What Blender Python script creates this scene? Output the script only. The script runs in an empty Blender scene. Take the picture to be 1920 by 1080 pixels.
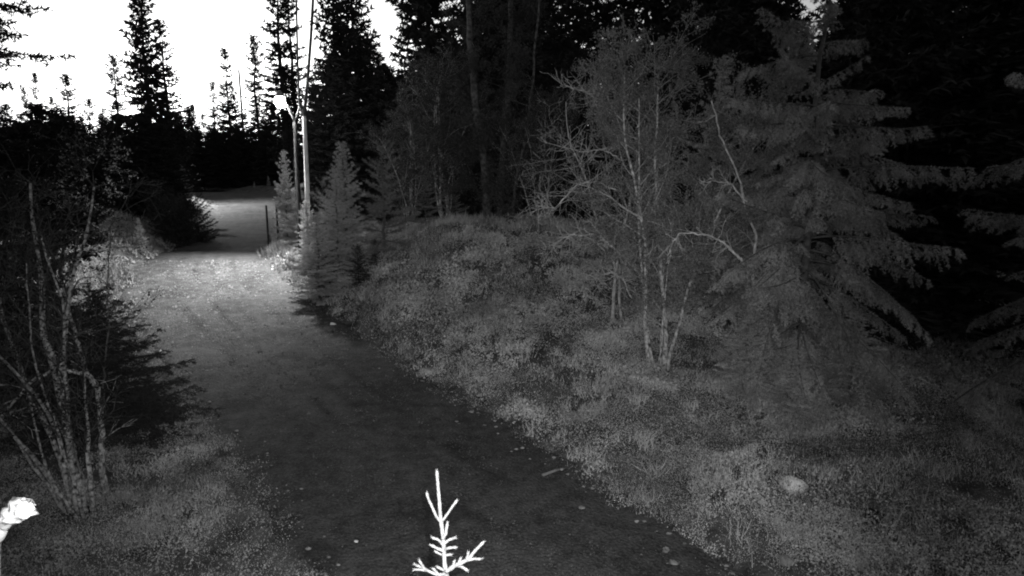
import bpy, math
import numpy as np
from mathutils import Vector

# ------------------------------------------------------------------ camera, sky, sun, exposure
SC = bpy.context.scene
COL = SC.collection
CAMH, PITCH, F = 3.5, math.radians(10.0), 1250.0      # F: focal length in pixels of a 1920 wide frame

cam_data = bpy.data.cameras.new('camera')
cam_data.sensor_width = 36.0
cam_data.lens = F / 1920 * 36
cam_data.clip_start = 0.05
cam_data.clip_end = 2000
cam = bpy.data.objects.new('camera', cam_data)
COL.objects.link(cam)
cam.location = (0, 0, CAMH)
cam.rotation_euler = (math.pi / 2 - PITCH, 0, 0)
SC.camera = cam

SUN_AZ = math.radians(-24)      # sunset glow behind the trail, left of the view axis
SUN_EL = math.radians(2.4)
world = bpy.data.worlds.new('World')
SC.world = world
world.use_nodes = True
wn, wl = world.node_tree.nodes, world.node_tree.links
wn.clear()
sky = wn.new('ShaderNodeTexSky')
sky.sky_type = 'NISHITA'
sky.sun_disc = False
sky.sun_elevation = SUN_EL
sky.sun_rotation = SUN_AZ
sky.altitude = 300
sky.dust_density = 2.5
bw = wn.new('ShaderNodeRGBToBW')
bg = wn.new('ShaderNodeBackground')
bg.inputs['Strength'].default_value = 0.15
wo = wn.new('ShaderNodeOutputWorld')
wl.new(sky.outputs[0], bw.inputs[0])
wl.new(bw.outputs[0], bg.inputs[0])
wl.new(bg.outputs[0], wo.inputs[0])

sun_d = bpy.data.lights.new('sun', 'SUN')
sun_d.energy = 0.05
sun_d.angle = math.radians(2)
sun_o = bpy.data.objects.new('sun', sun_d)
COL.objects.link(sun_o)
sd = Vector((math.sin(SUN_AZ) * math.cos(SUN_EL), math.cos(SUN_AZ) * math.cos(SUN_EL), math.sin(SUN_EL)))
sun_o.rotation_euler = sd.to_track_quat('Z', 'Y').to_euler()

# the night-vision illuminator that sits on the camera bracket
ir_d = bpy.data.lights.new('infrared_lamp', 'SPOT')
ir_d.energy = 740
ir_d.spot_size = math.radians(77)
ir_d.spot_blend = 1.0
ir_d.shadow_soft_size = 0.02
ir_o = bpy.data.objects.new('infrared_lamp', ir_d)
COL.objects.link(ir_o)
ir_o.location = (0.05, -0.02, CAMH + 0.07)

SC.view_settings.view_transform = 'Standard'
SC.view_settings.look = 'None'
SC.view_settings.exposure = 1.0
SC.view_settings.gamma = 1.0
SC.view_settings.use_curve_mapping = False
SC.cycles.max_bounces = 4
SC.cycles.diffuse_bounces = 2
SC.cycles.glossy_bounces = 1
SC.cycles.sample_clamp_indirect = 4.0
SC.cycles.use_denoising = True
SC.cycles.filter_width = 2.0

# ------------------------------------------------------------------ helpers
CP, SP = math.cos(PITCH), math.sin(PITCH)


def ray(px, py):
    u, v = (px - 960) / F, (540 - py) / F
    return np.array([u, CP + v * SP, -SP + v * CP])


def at(px, py, Y):                       # the point at ground distance Y seen at that spot of the frame
    d = ray(px, py)
    return np.array([0, 0, CAMH]) + d * (Y / d[1])


def px_x(px, Y, z=1.0):                  # sideways position of a frame column at distance Y
    return (px - 960) / F * (Y * CP + (CAMH - z) * SP)


def ir_aim():
    d = Vector(ray(872, 712))
    ir_o.rotation_euler = (-d).to_track_quat('Z', 'Y').to_euler()


ir_aim()


def vnoise(x, y, scale, seed=0):
    x = np.asarray(x, float) / scale + seed * 17.31
    y = np.asarray(y, float) / scale + seed * 9.17
    xi, yi = np.floor(x).astype(np.int64), np.floor(y).astype(np.int64)
    fx, fy = x - xi, y - yi
    fx, fy = fx * fx * (3 - 2 * fx), fy * fy * (3 - 2 * fy)

    def h(a, b):
        n = (a * 374761393 + b * 668265263 + seed * 982451653) & 0x7fffffff
        n = ((n ^ (n >> 13)) * 1274126177) & 0x7fffffff
        return ((n ^ (n >> 16)) & 0xffff) / 65535.0
    return (h(xi, yi) * (1 - fx) + h(xi + 1, yi) * fx) * (1 - fy) + (h(xi, yi + 1) * (1 - fx) + h(xi + 1, yi + 1) * fx) * fy


def fnoise(x, y, scale, seed=0, octv=3):
    s, a, t = 0, 1, 0
    for k in range(octv):
        s = s + a * vnoise(x, y, scale / 2 ** k, seed + k * 5)
        t += a
        a *= 0.55
    return s / t


def S(t):
    t = np.clip(t, 0, 1)
    return t * t * (3 - 2 * t)


def norm(v):
    return v / np.maximum(np.linalg.norm(v, axis=-1, keepdims=True), 1e-9)


# ------------------------------------------------------------------ terrain
TY = np.array([-40, -20, 0, 5.3, 6, 9, 13, 16, 19, 21, 25, 30, 42, 52, 58, 64, 75, 100])
TR = np.array([29, 17, 5.2, 2.05, 1.69, -.23, -2.9, -4.8, -6.76, -7.76, -9.2, -10.9, -14.8, -18.2, -20.4, -24, -38, -75])
TL = np.array([25, 13, 1.4, -1.63, -2.18, -4.35, -7.2, -9.5, -11.0, -11.3, -12.9, -14.4, -18.1, -23.2, -27.5, -33, -50, -90])
ZY = np.array([-40, 0, 9, 13, 17, 19.5, 21, 22.5, 24, 26, 28, 35, 42, 52, 58, 62, 70, 100])
ZZ = np.array([-.3, 0, .02, .1, .45, .76, .85, .78, .55, .5, .6, .55, .62, 1.05, 1.45, 1.5, 1.1, .6])


def smooth_table(xs, ys):
    fy = np.linspace(xs[0], xs[-1], 1401)
    v = np.interp(fy, xs, ys)
    k = np.hanning(15)
    k /= k.sum()
    v = np.convolve(np.pad(v, 7, mode='edge'), k, mode='valid')
    return lambda y: np.interp(y, fy, v)


road_r, road_l, road_z = smooth_table(TY, TR), smooth_table(TY, TL), smooth_table(ZY, ZZ)


def terrain(X, Y, under=True):
    X, Y = np.asarray(X, float), np.asarray(Y, float)
    jit = (fnoise(X, Y, 0.9, 3) - .5) * 0.55
    dr, dl = X - road_r(Y) + jit, road_l(Y) - X + jit
    z = road_z(Y)
    right = (.16 + .5 * S((Y - 6) / 10)) * S(dr / 4)
    right = right + .06 * S(dr / .5)
    left = (.18 + 1.05 * S((Y - 11) / 7) * (1 - .5 * S((Y - 24) / 6))) * S(dl / 2.4)
    mound = .72 * np.exp(-((X + .6) / 3.4) ** 2 - ((Y - 17.6) / 3.6) ** 2)
    mound2 = 1.7 * np.exp(-((X + 13.2) / 2.6) ** 2 - ((Y - 45) / 4.5) ** 2)
    side = S(dr / .6)
    hum = (fnoise(X, Y, 1.3, 11) - .5) * .42 + (fnoise(X, Y, 5, 21) - .5) * .35 * S((np.maximum(dr, dl) - 1) / 3)
    out = S(np.maximum(dr, dl) / .5)
    z = z + right + left + (mound + mound2) * side + hum * out
    z = z + 7 * S((Y - 75) / 130)
    if under:
        z = z - .10 * (1 - S((np.maximum(dr, dl) + .12) / .22))
    return z


def tz(x, y):
    return float(terrain(np.array([x]), np.array([y]))[0])


def on_ground(px, py, trail_=False):
    d = ray(px, py)
    Y = 8.0
    for _ in range(25):
        x = d[0] / d[1] * Y
        z = tz(x, Y) + (.10 if trail_ else 0)
        Y = (z - CAMH) / d[2] * d[1]
    return np.array([d[0] / d[1] * Y, Y, z])


# ------------------------------------------------------------------ materials (greys: the camera is a night-vision camera)
def mat(name, lo, hi, scale=6.0, rough=.9, detail=4, spec=.2, island=False, bump=0, bscale=40, coords='Object'):
    m = bpy.data.materials.new(name)
    m.use_nodes = True
    n, l = m.node_tree.nodes, m.node_tree.links
    b = n['Principled BSDF']
    b.inputs['Roughness'].default_value = rough
    b.inputs['Specular IOR Level'].default_value = spec
    tc = n.new('ShaderNodeTexCoord')
    nz = n.new('ShaderNodeTexNoise')
    nz.inputs['Scale'].default_value = scale
    nz.inputs['Detail'].default_value = detail
    l.new(tc.outputs[coords], nz.inputs['Vector'])
    r = n.new('ShaderNodeValToRGB')
    r.color_ramp.elements[0].position, r.color_ramp.elements[1].position = .3, .7
    r.color_ramp.elements[0].color = (lo, lo, lo, 1)
    r.color_ramp.elements[1].color = (hi, hi, hi, 1)
    if island:
        g = n.new('ShaderNodeNewGeometry')
        mx = n.new('ShaderNodeMath')
        mx.operation = 'MULTIPLY_ADD'
        mx.inputs[1].default_value = .2
        mh = n.new('ShaderNodeMath')
        mh.operation = 'MULTIPLY'
        mh.inputs[1].default_value = .8
        l.new(nz.outputs['Fac'], mh.inputs[0])
        l.new(g.outputs['Random Per Island'], mx.inputs[0])
        l.new(mh.outputs[0], mx.inputs[2])
        l.new(mx.outputs[0], r.inputs[0])
    else:
        l.new(nz.outputs['Fac'], r.inputs[0])
    l.new(r.outputs[0], b.inputs['Base Color'])
    if bump:
        n2 = n.new('ShaderNodeTexNoise')
        n2.inputs['Scale'].default_value = bscale
        n2.inputs['Detail'].default_value = 6
        l.new(tc.outputs[coords], n2.inputs['Vector'])
        bp = n.new('ShaderNodeBump')
        bp.inputs['Strength'].default_value = bump
        bp.inputs['Distance'].default_value = .03
        l.new(n2.outputs['Fac'], bp.inputs['Height'])
        l.new(bp.outputs[0], b.inputs['Normal'])
    return m


M = {}
M['soil'] = mat('peat_soil', .02, .12, 3.5, detail=12, bump=1.0, bscale=25)
M['moss'] = mat('moss_and_litter', .12, .38, 2.5, island=True)
M['heath_mid'] = mat('verge_heath_leaves', .10, .42, 1.1, island=True)
M['leaf_dim'] = mat('dimmed_birch_leaves', .03, .075, 2, island=True)  # darker copy of the birch leaves, colour stands in for weaker light
M['heath'] = mat('heath_leaves', .16, .62, 1.1, island=True)
M['heath_dimmed'] = mat('dimmed_heath_leaves', .12, .30, .9, island=True)  # left bank heath, darkened in colour to hold down the lamp light
M['heath_dark'] = mat('crowberry_leaves', .10, .26, .9, island=True)
M['straw'] = mat('dry_straw', .3, .6, 4, island=True)
M['grass'] = mat('dry_grass', .10, .22, 4, island=True)
M['needles'] = mat('young_spruce_needles', .2, .48, 1.6, island=True)
M['needles_big'] = mat('drooping_spruce_needles', .05, .46, 1.5, island=True)
M['needles_dark'] = mat('dark_spruce_needles', .015, .035, 1.2, island=True)  # unlit blackness of the far forest is put into this colour
M['pine'] = mat('pine_needles', .1, .26, 1.6, island=True)
M['leaf'] = mat('birch_leaves', .08, .20, 2, island=True)
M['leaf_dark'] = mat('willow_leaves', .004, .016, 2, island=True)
M['bark_dark'] = mat('spruce_bark', .05, .14, 9, bump=.6)
M['bark_old'] = mat('old_bark', .02, .05, 9, bump=.6)
M['bark_birch'] = mat('birch_bark', .05, .75, 16, bump=.8)
M['bark_old_birch'] = mat('rough_birch_bark', .02, .16, 11, bump=.8)
M['bark_clump'] = mat('mossy_birch_bark', .005, .5, 26, bump=1.0)
M['bark_twig'] = mat('dark_twig_bark', .02, .10, 12)
M['bark_white'] = mat('white_smooth_bark', .5, .75, 5)
M['snow'] = mat('broken_pale_wood', .6, .85, 30, bump=.4)
M['bark_dead'] = mat('bare_lichen_wood', .2, .62, 14)
M['bark_pale'] = mat('pale_smooth_bark', .18, .34, 5)
M['frost'] = mat('pale_spruce_shoot', .10, .26, 60, bump=.3, bscale=160)
M['stone'] = mat('pale_stone', .72, .84, 5, bump=.12)
M['stone_grey'] = mat('grey_stone', .10, .30, 9, bump=.5)
M['grit'] = mat('trail_grit', .008, .18, 8, island=True)
M['stone_dark'] = mat('dark_stone', .008, .02, 9, bump=.5)
M['wood'] = mat('weathered_wood', .12, .24, 12, bump=.4)
M['post'] = mat('tarred_post', .012, .03, 12, bump=.3)
M['metal'] = mat('lamp_metal', .15, .22, 12, rough=.5, spec=.5)


def road_material():
    m = bpy.data.materials.new('trail_gravel')
    m.use_nodes = True
    n, l = m.node_tree.nodes, m.node_tree.links
    b = n['Principled BSDF']
    b.inputs['Roughness'].default_value = .95
    b.inputs['Specular IOR Level'].default_value = .15
    tc = n.new('ShaderNodeTexCoord')

    def noise(s, d, r=.6):
        k = n.new('ShaderNodeTexNoise')
        k.inputs['Scale'].default_value = s
        k.inputs['Detail'].default_value = d
        k.inputs['Roughness'].default_value = r
        l.new(tc.outputs['Object'], k.inputs['Vector'])
        return k

    def math_(op, a, b_=None, c=None):
        k = n.new('ShaderNodeMath')
        k.operation = op
        for i, v in enumerate((a, b_, c)):
            if v is None:
                continue
            if isinstance(v, (int, float)):
                k.inputs[i].default_value = v
            else:
                l.new(v, k.inputs[i])
        return k.outputs[0]
    big, mid, fine = noise(.7, 5), noise(5, 6), noise(34, 5, .8)
    v = math_('MULTIPLY_ADD', big.outputs['Fac'], .22, math_('MULTIPLY', mid.outputs['Fac'], .28))
    v = math_('MULTIPLY_ADD', fine.outputs['Fac'], .55, v)
    r = n.new('ShaderNodeValToRGB')
    e = r.color_ramp.elements
    e[0].position, e[1].position = .44, .62
    e[0].color, e[1].color = (.022, .022, .022, 1), (.092, .092, .092, 1)
    l.new(v, r.inputs[0])
    # dark bands, patches and wheel marks come in as a mesh attribute
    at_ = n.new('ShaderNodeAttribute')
    at_.attribute_name = 'dark_marks'
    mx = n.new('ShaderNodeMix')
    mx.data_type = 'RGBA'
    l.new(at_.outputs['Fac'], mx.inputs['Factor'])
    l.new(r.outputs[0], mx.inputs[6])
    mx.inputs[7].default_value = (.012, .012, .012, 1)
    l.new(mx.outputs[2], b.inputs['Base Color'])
    vo = n.new('ShaderNodeTexVoronoi')
    vo.inputs['Scale'].default_value = 28
    l.new(tc.outputs['Object'], vo.inputs['Vector'])
    hh = math_('MULTIPLY_ADD', vo.outputs['Distance'], -.5, math_('MULTIPLY', mid.outputs['Fac'], 1.0))
    bp = n.new('ShaderNodeBump')
    bp.inputs['Strength'].default_value = .8
    bp.inputs['Distance'].default_value = .03
    l.new(hh, bp.inputs['Height'])
    l.new(bp.outputs[0], b.inputs['Normal'])
    return m


M['gravel'] = road_material()


def emit_material(name, strength):
    m = bpy.data.materials.new(name)
    m.use_nodes = True
    b = m.node_tree.nodes['Principled BSDF']
    b.inputs['Base Color'].default_value = (.8, .8, .8, 1)
    b.inputs['Emission Color'].default_value = (1, 1, 1, 1)
    b.inputs['Emission Strength'].default_value = strength
    return m


M['lit'] = emit_material('lit_lamp_glass', 190)


# ------------------------------------------------------------------ mesh building
def make_mesh(name, V, T, material, smooth=False):
    V = np.ascontiguousarray(V, dtype=np.float32)
    T = np.ascontiguousarray(T, dtype=np.int32)
    me = bpy.data.meshes.new(name)
    me.vertices.add(len(V))
    me.vertices.foreach_set('co', V.ravel())
    me.loops.add(T.size)
    me.loops.foreach_set('vertex_index', T.ravel())
    me.polygons.add(len(T))
    me.polygons.foreach_set('loop_start', np.arange(0, T.size, 3, dtype=np.int32))
    if smooth:
        me.polygons.foreach_set('use_smooth', np.ones(len(T), dtype=bool))
    me.update(calc_edges=True)
    me.materials.append(M[material])
    return me


class Bag:
    """collects triangles"""

    def __init__(self):
        self.V, self.T, self.n = [], [], 0

    def add(self, V, T):
        if len(V):
            self.V.append(np.asarray(V, float).reshape(-1, 3))
            self.T.append(np.asarray(T).reshape(-1, 3) + self.n)
            self.n += len(self.V[-1])
        return self

    def mesh(self, name, material, smooth=False):
        return make_mesh(name, np.concatenate(self.V), np.concatenate(self.T), material, smooth)


def quads(Q):
    Q = np.asarray(Q)
    return np.concatenate([Q[:, [0, 1, 2]], Q[:, [0, 2, 3]]])


def tube(P, R, k=8, rng=None, rough=0.0, cap=True):
    P, R = np.asarray(P, float), np.asarray(R, float)
    n = len(P)
    tan = norm(np.gradient(P, axis=0))
    ref = np.array([0, 0, 1.0]) if abs(tan[:, 2]).mean() < .8 else np.array([0, 1.0, 0])
    a = norm(np.cross(tan, ref))
    b = np.cross(tan, a)
    th = np.arange(k) * 2 * math.pi / k
    rr = R[:, None] * np.ones(k)
    if rough and rng is not None:
        rr = rr * (1 + rng.normal(0, rough, (n, k)))
    V = P[:, None] + rr[..., None] * (np.cos(th)[None, :, None] * a[:, None] + np.sin(th)[None, :, None] * b[:, None])
    i = np.arange(n - 1)[:, None] * k
    j = np.arange(k)[None]
    j2 = (j + 1) % k
    Q = np.stack([i + j, i + j2, i + k + j2, i + k + j], -1).reshape(-1, 4)
    V = V.reshape(-1, 3)
    T = quads(Q)
    if cap:
        V = np.concatenate([V, P[:1], P[-1:]])
        jj = np.arange(k)
        c0 = np.stack([np.full(k, n * k), (jj + 1) % k, jj], -1)
        o = (n - 1) * k
        c1 = np.stack([np.full(k, n * k + 1), o + jj, o + (jj + 1) % k], -1)
        T = np.concatenate([T, c0, c1])
    return V, T


def sticks(A, B, ra, rb, k=3):
    """many thin straight pieces at once"""
    A, B = np.asarray(A, float), np.asarray(B, float)
    if len(A) == 0:
        return np.zeros((0, 3)), np.zeros((0, 3), int)
    t = norm(B - A)
    ref = np.where(np.abs(t[:, 2:3]) < .9, np.array([[0, 0, 1.0]]), np.array([[1.0, 0, 0]]))
    a = norm(np.cross(t, ref))
    b = np.cross(t, a)
    th = np.arange(k) * 2 * math.pi / k
    ring = np.cos(th)[None, :, None] * a[:, None] + np.sin(th)[None, :, None] * b[:, None]
    V = np.concatenate([A[:, None] + ring * np.asarray(ra)[:, None, None], B[:, None] + ring * np.asarray(rb)[:, None, None]], 1)
    base = np.arange(len(A))[:, None] * 2 * k
    j = np.arange(k)[None]
    j2 = (j + 1) % k
    Q = np.stack([base + j, base + j2, base + k + j2, base + k + j], -1).reshape(-1, 4)
    return V.reshape(-1, 3), quads(Q)


def needles(rng, A, B, per_m, L, w, spread=.8, up=0.0):
    """needle triangles along twigs A-B"""
    A, B = np.asarray(A, float), np.asarray(B, float)
    ln = np.linalg.norm(B - A, axis=1)
    cnt = np.floor(ln * per_m + rng.random(len(A))).astype(int)
    idx = np.repeat(np.arange(len(A)), cnt)
    m = len(idx)
    if m == 0:
        return np.zeros((0, 3)), np.zeros((0, 3), int)
    t = norm(B - A)[idx]
    p = A[idx] + (B - A)[idx] * rng.random((m, 1))
    q = rng.normal(size=(m, 3))
    q = norm(q - t * (q * t).sum(1, keepdims=True))
    d = norm(t * (1 - spread * .5) + q * spread + np.array([0, 0, up]))
    s = norm(np.cross(d, rng.normal(size=(m, 3))))
    l_ = L * rng.uniform(.6, 1.25, (m, 1))
    V = np.stack([p - s * w / 2, p + s * w / 2, p + d * l_], 1)
    return V.reshape(-1, 3), np.arange(m * 3).reshape(-1, 3)


def leaves(rng, P, size, droop=.2):
    m = len(P)
    n = norm(rng.normal(size=(m, 3)) + np.array([0, 0, .4]))
    a = norm(np.cross(n, rng.normal(size=(m, 3))))
    a = norm(a - np.array([0, 0, droop]))
    b = np.cross(n, a)
    s = size * rng.uniform(.6, 1.3, (m, 1))
    V = np.stack([P, P + a * s * .5 + b * s * .36, P + a * s, P + a * s * .5 - b * s * .36], 1)
    i = np.arange(m)[:, None] * 4
    return V.reshape(-1, 3), quads(i + np.array([[0, 1, 2, 3]]))


def obj(name, me, parent=None, loc=None, rot=None, scale=None):
    o = bpy.data.objects.new(name, me)
    COL.objects.link(o)
    if parent is not None:
        o.parent = parent
    if loc is not None:
        o.location = loc
    if rot is not None:
        o.rotation_euler = rot
    if scale is not None:
        o.scale = scale
    return o


def tag(o, label, cat, group=None, kind=None):
    if label:
        o['label'] = label
    if cat:
        o['category'] = cat
    if group:
        o['group'] = group
    if kind:
        o['kind'] = kind
    return o


def thing(name, label, cat, loc, rz=0.0, scale=(1, 1, 1), group=None, tilt=(0, 0)):
    o = bpy.data.objects.new(name, None)
    o.empty_display_size = .2
    COL.objects.link(o)
    o.location = loc
    o.rotation_euler = (tilt[0], tilt[1], rz)
    o.scale = scale
    return tag(o, label, cat, group)


def tree_from(parts, name, label, cat, loc, rz=0.0, scale=(1, 1, 1), group=None, tilt=(0, 0)):
    """parts: list of (part name, mesh), meshes shared between alike trees"""
    t = thing(name, label, cat, loc, rz, scale, group, tilt)
    for pn, me in parts:
        p = obj(pn, me, t)
        if pn in ('branches', 'twigs', 'crown'):
            p['kind'] = 'stuff'
    return t


# ------------------------------------------------------------------ ground and trail
def axis(parts):
    out = []
    for a, b, s in parts:
        out.append(np.arange(a, b, s))
    return np.concatenate(out + [[parts[-1][1]]])


gx = axis([(-160, -40, 8), (-40, -18, 1.0), (-18, 9, .14), (9, 20, .6), (20, 160, 8)])
gy = axis([(-40, 2, 1.5), (2, 24, .14), (24, 34, .35), (34, 70, 1.2), (70, 300, 10)])
GX, GY = np.meshgrid(gx, gy)
GZ = terrain(GX, GY)
nx, ny = len(gx), len(gy)
V = np.stack([GX, GY, GZ], -1).reshape(-1, 3)
i = (np.arange(ny - 1)[:, None] * nx + np.arange(nx - 1)[None]).reshape(-1)
T = quads(np.stack([i, i + 1, i + nx + 1, i + nx], -1))
ground = obj('ground', make_mesh('ground', V, T, 'soil', True))
tag(ground, 'dark peaty forest floor on both sides of the trail', None, kind='structure')

ry = axis([(-30, 3, 1.0), (3, 24, .09), (24, 34, .16), (34, 66, .4), (66, 100, 1.5)])
ru = np.linspace(-1.12, 1.12, 61)
RU, RY = np.meshgrid(ru, ry)
xr, xl = road_r(RY), road_l(RY)
RX = (xr + xl) / 2 + RU * (xr - xl) / 2 + RU ** 3 * (fnoise(RY, RU * 0 + np.sign(RU) * 50, .7, 47, 4) - .5) * .55
wid = (xr - xl) / 2
RZ = road_z(RY) + .035 * (1 - RU ** 2) + (fnoise(RX, RY, .9, 41) - .5) * .045 + (fnoise(RX, RY, .22, 43, 2) - .5) * .018
rut = 0
for c, wd in ((-.45, .06), (-.12, .04), (.12, .05), (.42, .06)):
    wob = (fnoise(RX * 0, RY, 6, 57) - .5) * .12
    rut = rut + np.exp(-((RU - c - wob) / wd) ** 2)
RZ = RZ - .010 * rut - .09 * S((np.abs(RU) - 1.0) / .10)
nx, ny = len(ru), len(ry)
V = np.stack([RX, RY, RZ], -1).reshape(-1, 3)
i = (np.arange(ny - 1)[:, None] * nx + np.arange(nx - 1)[None]).reshape(-1)
T = quads(np.stack([i, i + 1, i + nx + 1, i + nx], -1))
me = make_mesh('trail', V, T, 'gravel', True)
dark_marks = .55 * rut * (1 - .7 * S((RY - 18) / 3)) * S((fnoise(RX, RY, 2.2, 61) - .38) / .3)
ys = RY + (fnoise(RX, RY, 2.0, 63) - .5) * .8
dark_marks = dark_marks + .8 * np.exp(-((ys - 24.4) / 1.3) ** 2) + .55 * np.exp(-((ys - 30.5) / .5) ** 2) * S((RU - .1) / .4)  # dark bands across the trail behind the crest
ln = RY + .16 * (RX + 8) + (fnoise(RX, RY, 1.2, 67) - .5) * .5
dark_marks = dark_marks + .55 * np.exp(-((ln - 15.3) / .12) ** 2) * (fnoise(RX, RY, .8, 69) > .42)
dark_marks = np.clip(dark_marks + .9 * S((fnoise(RX, RY, .8, 71) - .66) / .1) * .5, 0, .9)
a = me.attributes.new('dark_marks', 'FLOAT', 'POINT')
a.data.foreach_set('value', dark_marks.astype(np.float32).ravel())
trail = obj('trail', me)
tag(trail, 'gravel ski trail winding over a crest into the forest', None, kind='structure')


# ------------------------------------------------------------------ ground cover
def scatter(rng, n, y0, y1, side, reach):
    """points on the banks, denser near the camera"""
    Y = y0 * (y1 / y0) ** rng.random(n)
    if side > 0:
        lo = road_r(Y) - .5
        hi = np.minimum(Y * .80 + 1.0, lo + reach)
    else:
        hi = road_l(Y) + .5
        lo = np.maximum(-Y * .80 - 1.0, hi - reach)
    X = lo + (hi - lo) * rng.random(n)
    w = (hi - lo) / np.max(hi - lo)
    keep = rng.random(n) < np.clip(w * 1.6, .1, 1)
    return X[keep], Y[keep]


HOLES = [(1390, 797, .10), (1424, 800, .09), (1640, 975, .12), (735, 545, .22), (1370, 1010, .2), (1040, 790, .16), (690, 600, .3),
         (1230, 1010, .12), (1110, 800, .14), (880, 625, .16), (1300, 640, .2), (1480, 640, .22), (1050, 510, .25), (1380, 680, .2), (245, 965, .22), (120, 880, .3), (60, 850, .3), (150, 985, .2), (180, 900, .25), (30, 930, .25), (320, 868, .1), (610, 1050, .08), (260, 880, .15),
         (780, 640, .12), (1010, 690, .15), (1160, 620, .2), (950, 760, .1), (1450, 860, .1), (1700, 870, .2), (1800, 930, .2), (1330, 900, .1), (1560, 1040, .12)]
HP = []
for hx, hy, hr in HOLES:
    for _ in range(1):
        Yh = 8.0
        for k in range(12):
            d = ray(hx, hy)
            zt = tz(d[0] / d[1] * Yh, Yh)
            Yh = (zt - CAMH) / d[2] * d[1]
        HP.append((d[0] / d[1] * Yh, Yh, hr))


def heath(name, label, rng, n, y0, y1, side, reach, material):
    X, Y = scatter(rng, n, y0, y1, side, reach)
    edge = (X - road_r(Y)) if side > 0 else (road_l(Y) - X)
    dens = fnoise(X, Y, .7, 81) * .6 + fnoise(X, Y, .17, 83, 2) * .55
    keep = dens + rng.normal(0, .03, len(X)) > .56 - .08 * S(edge / 1.0)
    ragged = edge + 1.1 * (fnoise(X, Y, .9, 87, 4) - .5)
    keep &= rng.random(len(X)) < S((ragged + .12) / .4)
    patch = fnoise(X, Y, 1.5, 121)
    keep &= (patch > .50) if material == 'heath_dark' else ((patch < .57) | (rng.random(len(X)) < .4))
    for hx, hy, hr in HP:
        keep &= (((X - hx) ** 2 + (Y - hy) ** 2) > (hr * (.4 + 1.2 * fnoise(X, Y, .25, 5))) ** 2) | (rng.random(len(X)) < .06)
    X, Y = X[keep], Y[keep]
    Z = np.maximum(terrain(X, Y), road_z(Y) + .02)
    m = len(X)
    h = (.03 + .24 * fnoise(X, Y, .45, 91) * (.5 + fnoise(X, Y, 2.2, 93))) * np.clip((X - road_r(Y) if side > 0 else road_l(Y) - X) / .6 + .4, .25, 1)
    z = Z + h * rng.random(m) ** .6
    size = np.maximum(.013, .0021 * Y)[:, None]
    P = np.stack([X, Y, z], 1)
    n_ = norm(rng.normal(size=(m, 3)) * .8 + np.array([0, -.3, .2]))
    a = norm(np.cross(n_, rng.normal(size=(m, 3))))
    b = np.cross(n_, a)
    s = size * rng.uniform(.5, 1.5, (m, 1)) * (.65 + 1.0 * S((fnoise(X, Y, .8, 123) - .3) / .4))[:, None]
    grassy = S((fnoise(X, Y, 1.4, 101) - .42) / .2)
    blade = rng.random(m) < .2 + .4 * grassy                       # thin upright blades and stalks among the leaves
    up = norm(np.array([0, 0, 1.0]) + rng.normal(0, .35, (m, 3)))
    a = np.where(blade[:, None], up, a)
    wsc = np.where(blade[:, None], .28, .8)
    lsc = np.where(blade[:, None], 1.3 + 1.5 * grassy[:, None], 1.0)
    b = norm(np.cross(a, rng.normal(size=(m, 3))))
    V = np.stack([P - b * s * wsc / 2, P + b * s * wsc / 2, P + a * s * lsc], 1).reshape(-1, 3)
    o = obj(name, make_mesh(name, V, np.arange(m * 3).reshape(-1, 3), material))
    tag(o, label, 'ground cover', kind='stuff')
    return o


rng = np.random.default_rng(5)
heath('heath', 'low pale heath and dwarf shrubs covering the right bank', rng, 1180000, 4.2, 26, 1, 22, 'heath')
heath('crowberry', 'darker low shrubs mixed through the right bank heath', rng, 260000, 4.4, 22, 1, 18, 'heath_dark')
heath('verge_heath', 'low heath and grass on the left verge in the foreground', rng, 240000, 4.2, 13, -1, 9, 'heath_mid')
heath('bank_heath', 'darker heath on the left bank along the trail crest', rng, 150000, 13, 28, -1, 9, 'heath_dimmed')


def moss(name, label, rng, n, y0, y1, side, reach, material):
    """low moss, litter and stubble that covers the soil between the shrubs and frays out over the trail edge"""
    X, Y = scatter(rng, n, y0, y1, side, reach)
    edge = (X - road_r(Y)) if side > 0 else (road_l(Y) - X)
    ragged = edge + 1.0 * (fnoise(X, Y, .6, 97, 4) - .5)
    keep = rng.random(len(X)) < S((ragged + .3) / .5) * (.35 + .65 * S((fnoise(X, Y, .5, 99) - .3) / .3))
    for hx, hy, hr in HP:
        keep &= (((X - hx) ** 2 + (Y - hy) ** 2) > (hr * (.4 + 1.0 * fnoise(X, Y, .25, 5))) ** 2) | (rng.random(len(X)) < .25)
    X, Y = X[keep], Y[keep]
    m = len(X)
    P = np.stack([X, Y, np.maximum(terrain(X, Y), road_z(Y) + .005) + .03 * rng.random(m)], 1)
    s = (np.maximum(.014, .0023 * Y) * rng.uniform(.5, 1.5, m))[:, None]
    a = norm(rng.normal(size=(m, 3)) + np.array([0, 0, .5]))
    b = norm(np.cross(a, rng.normal(size=(m, 3))))
    V = np.stack([P - b * s * .3, P + b * s * .3, P + a * s], 1).reshape(-1, 3)
    tag(obj(name, make_mesh(name, V, np.arange(m * 3).reshape(-1, 3), material)), label, 'ground cover', kind='stuff')


moss('moss', 'moss and litter on the right bank under the heath', rng, 300000, 4.4, 22, 1, 16, 'moss')
moss('verge_moss', 'moss and litter fraying over the left trail edge', rng, 100000, 4.4, 16, -1, 6, 'moss')


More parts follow.
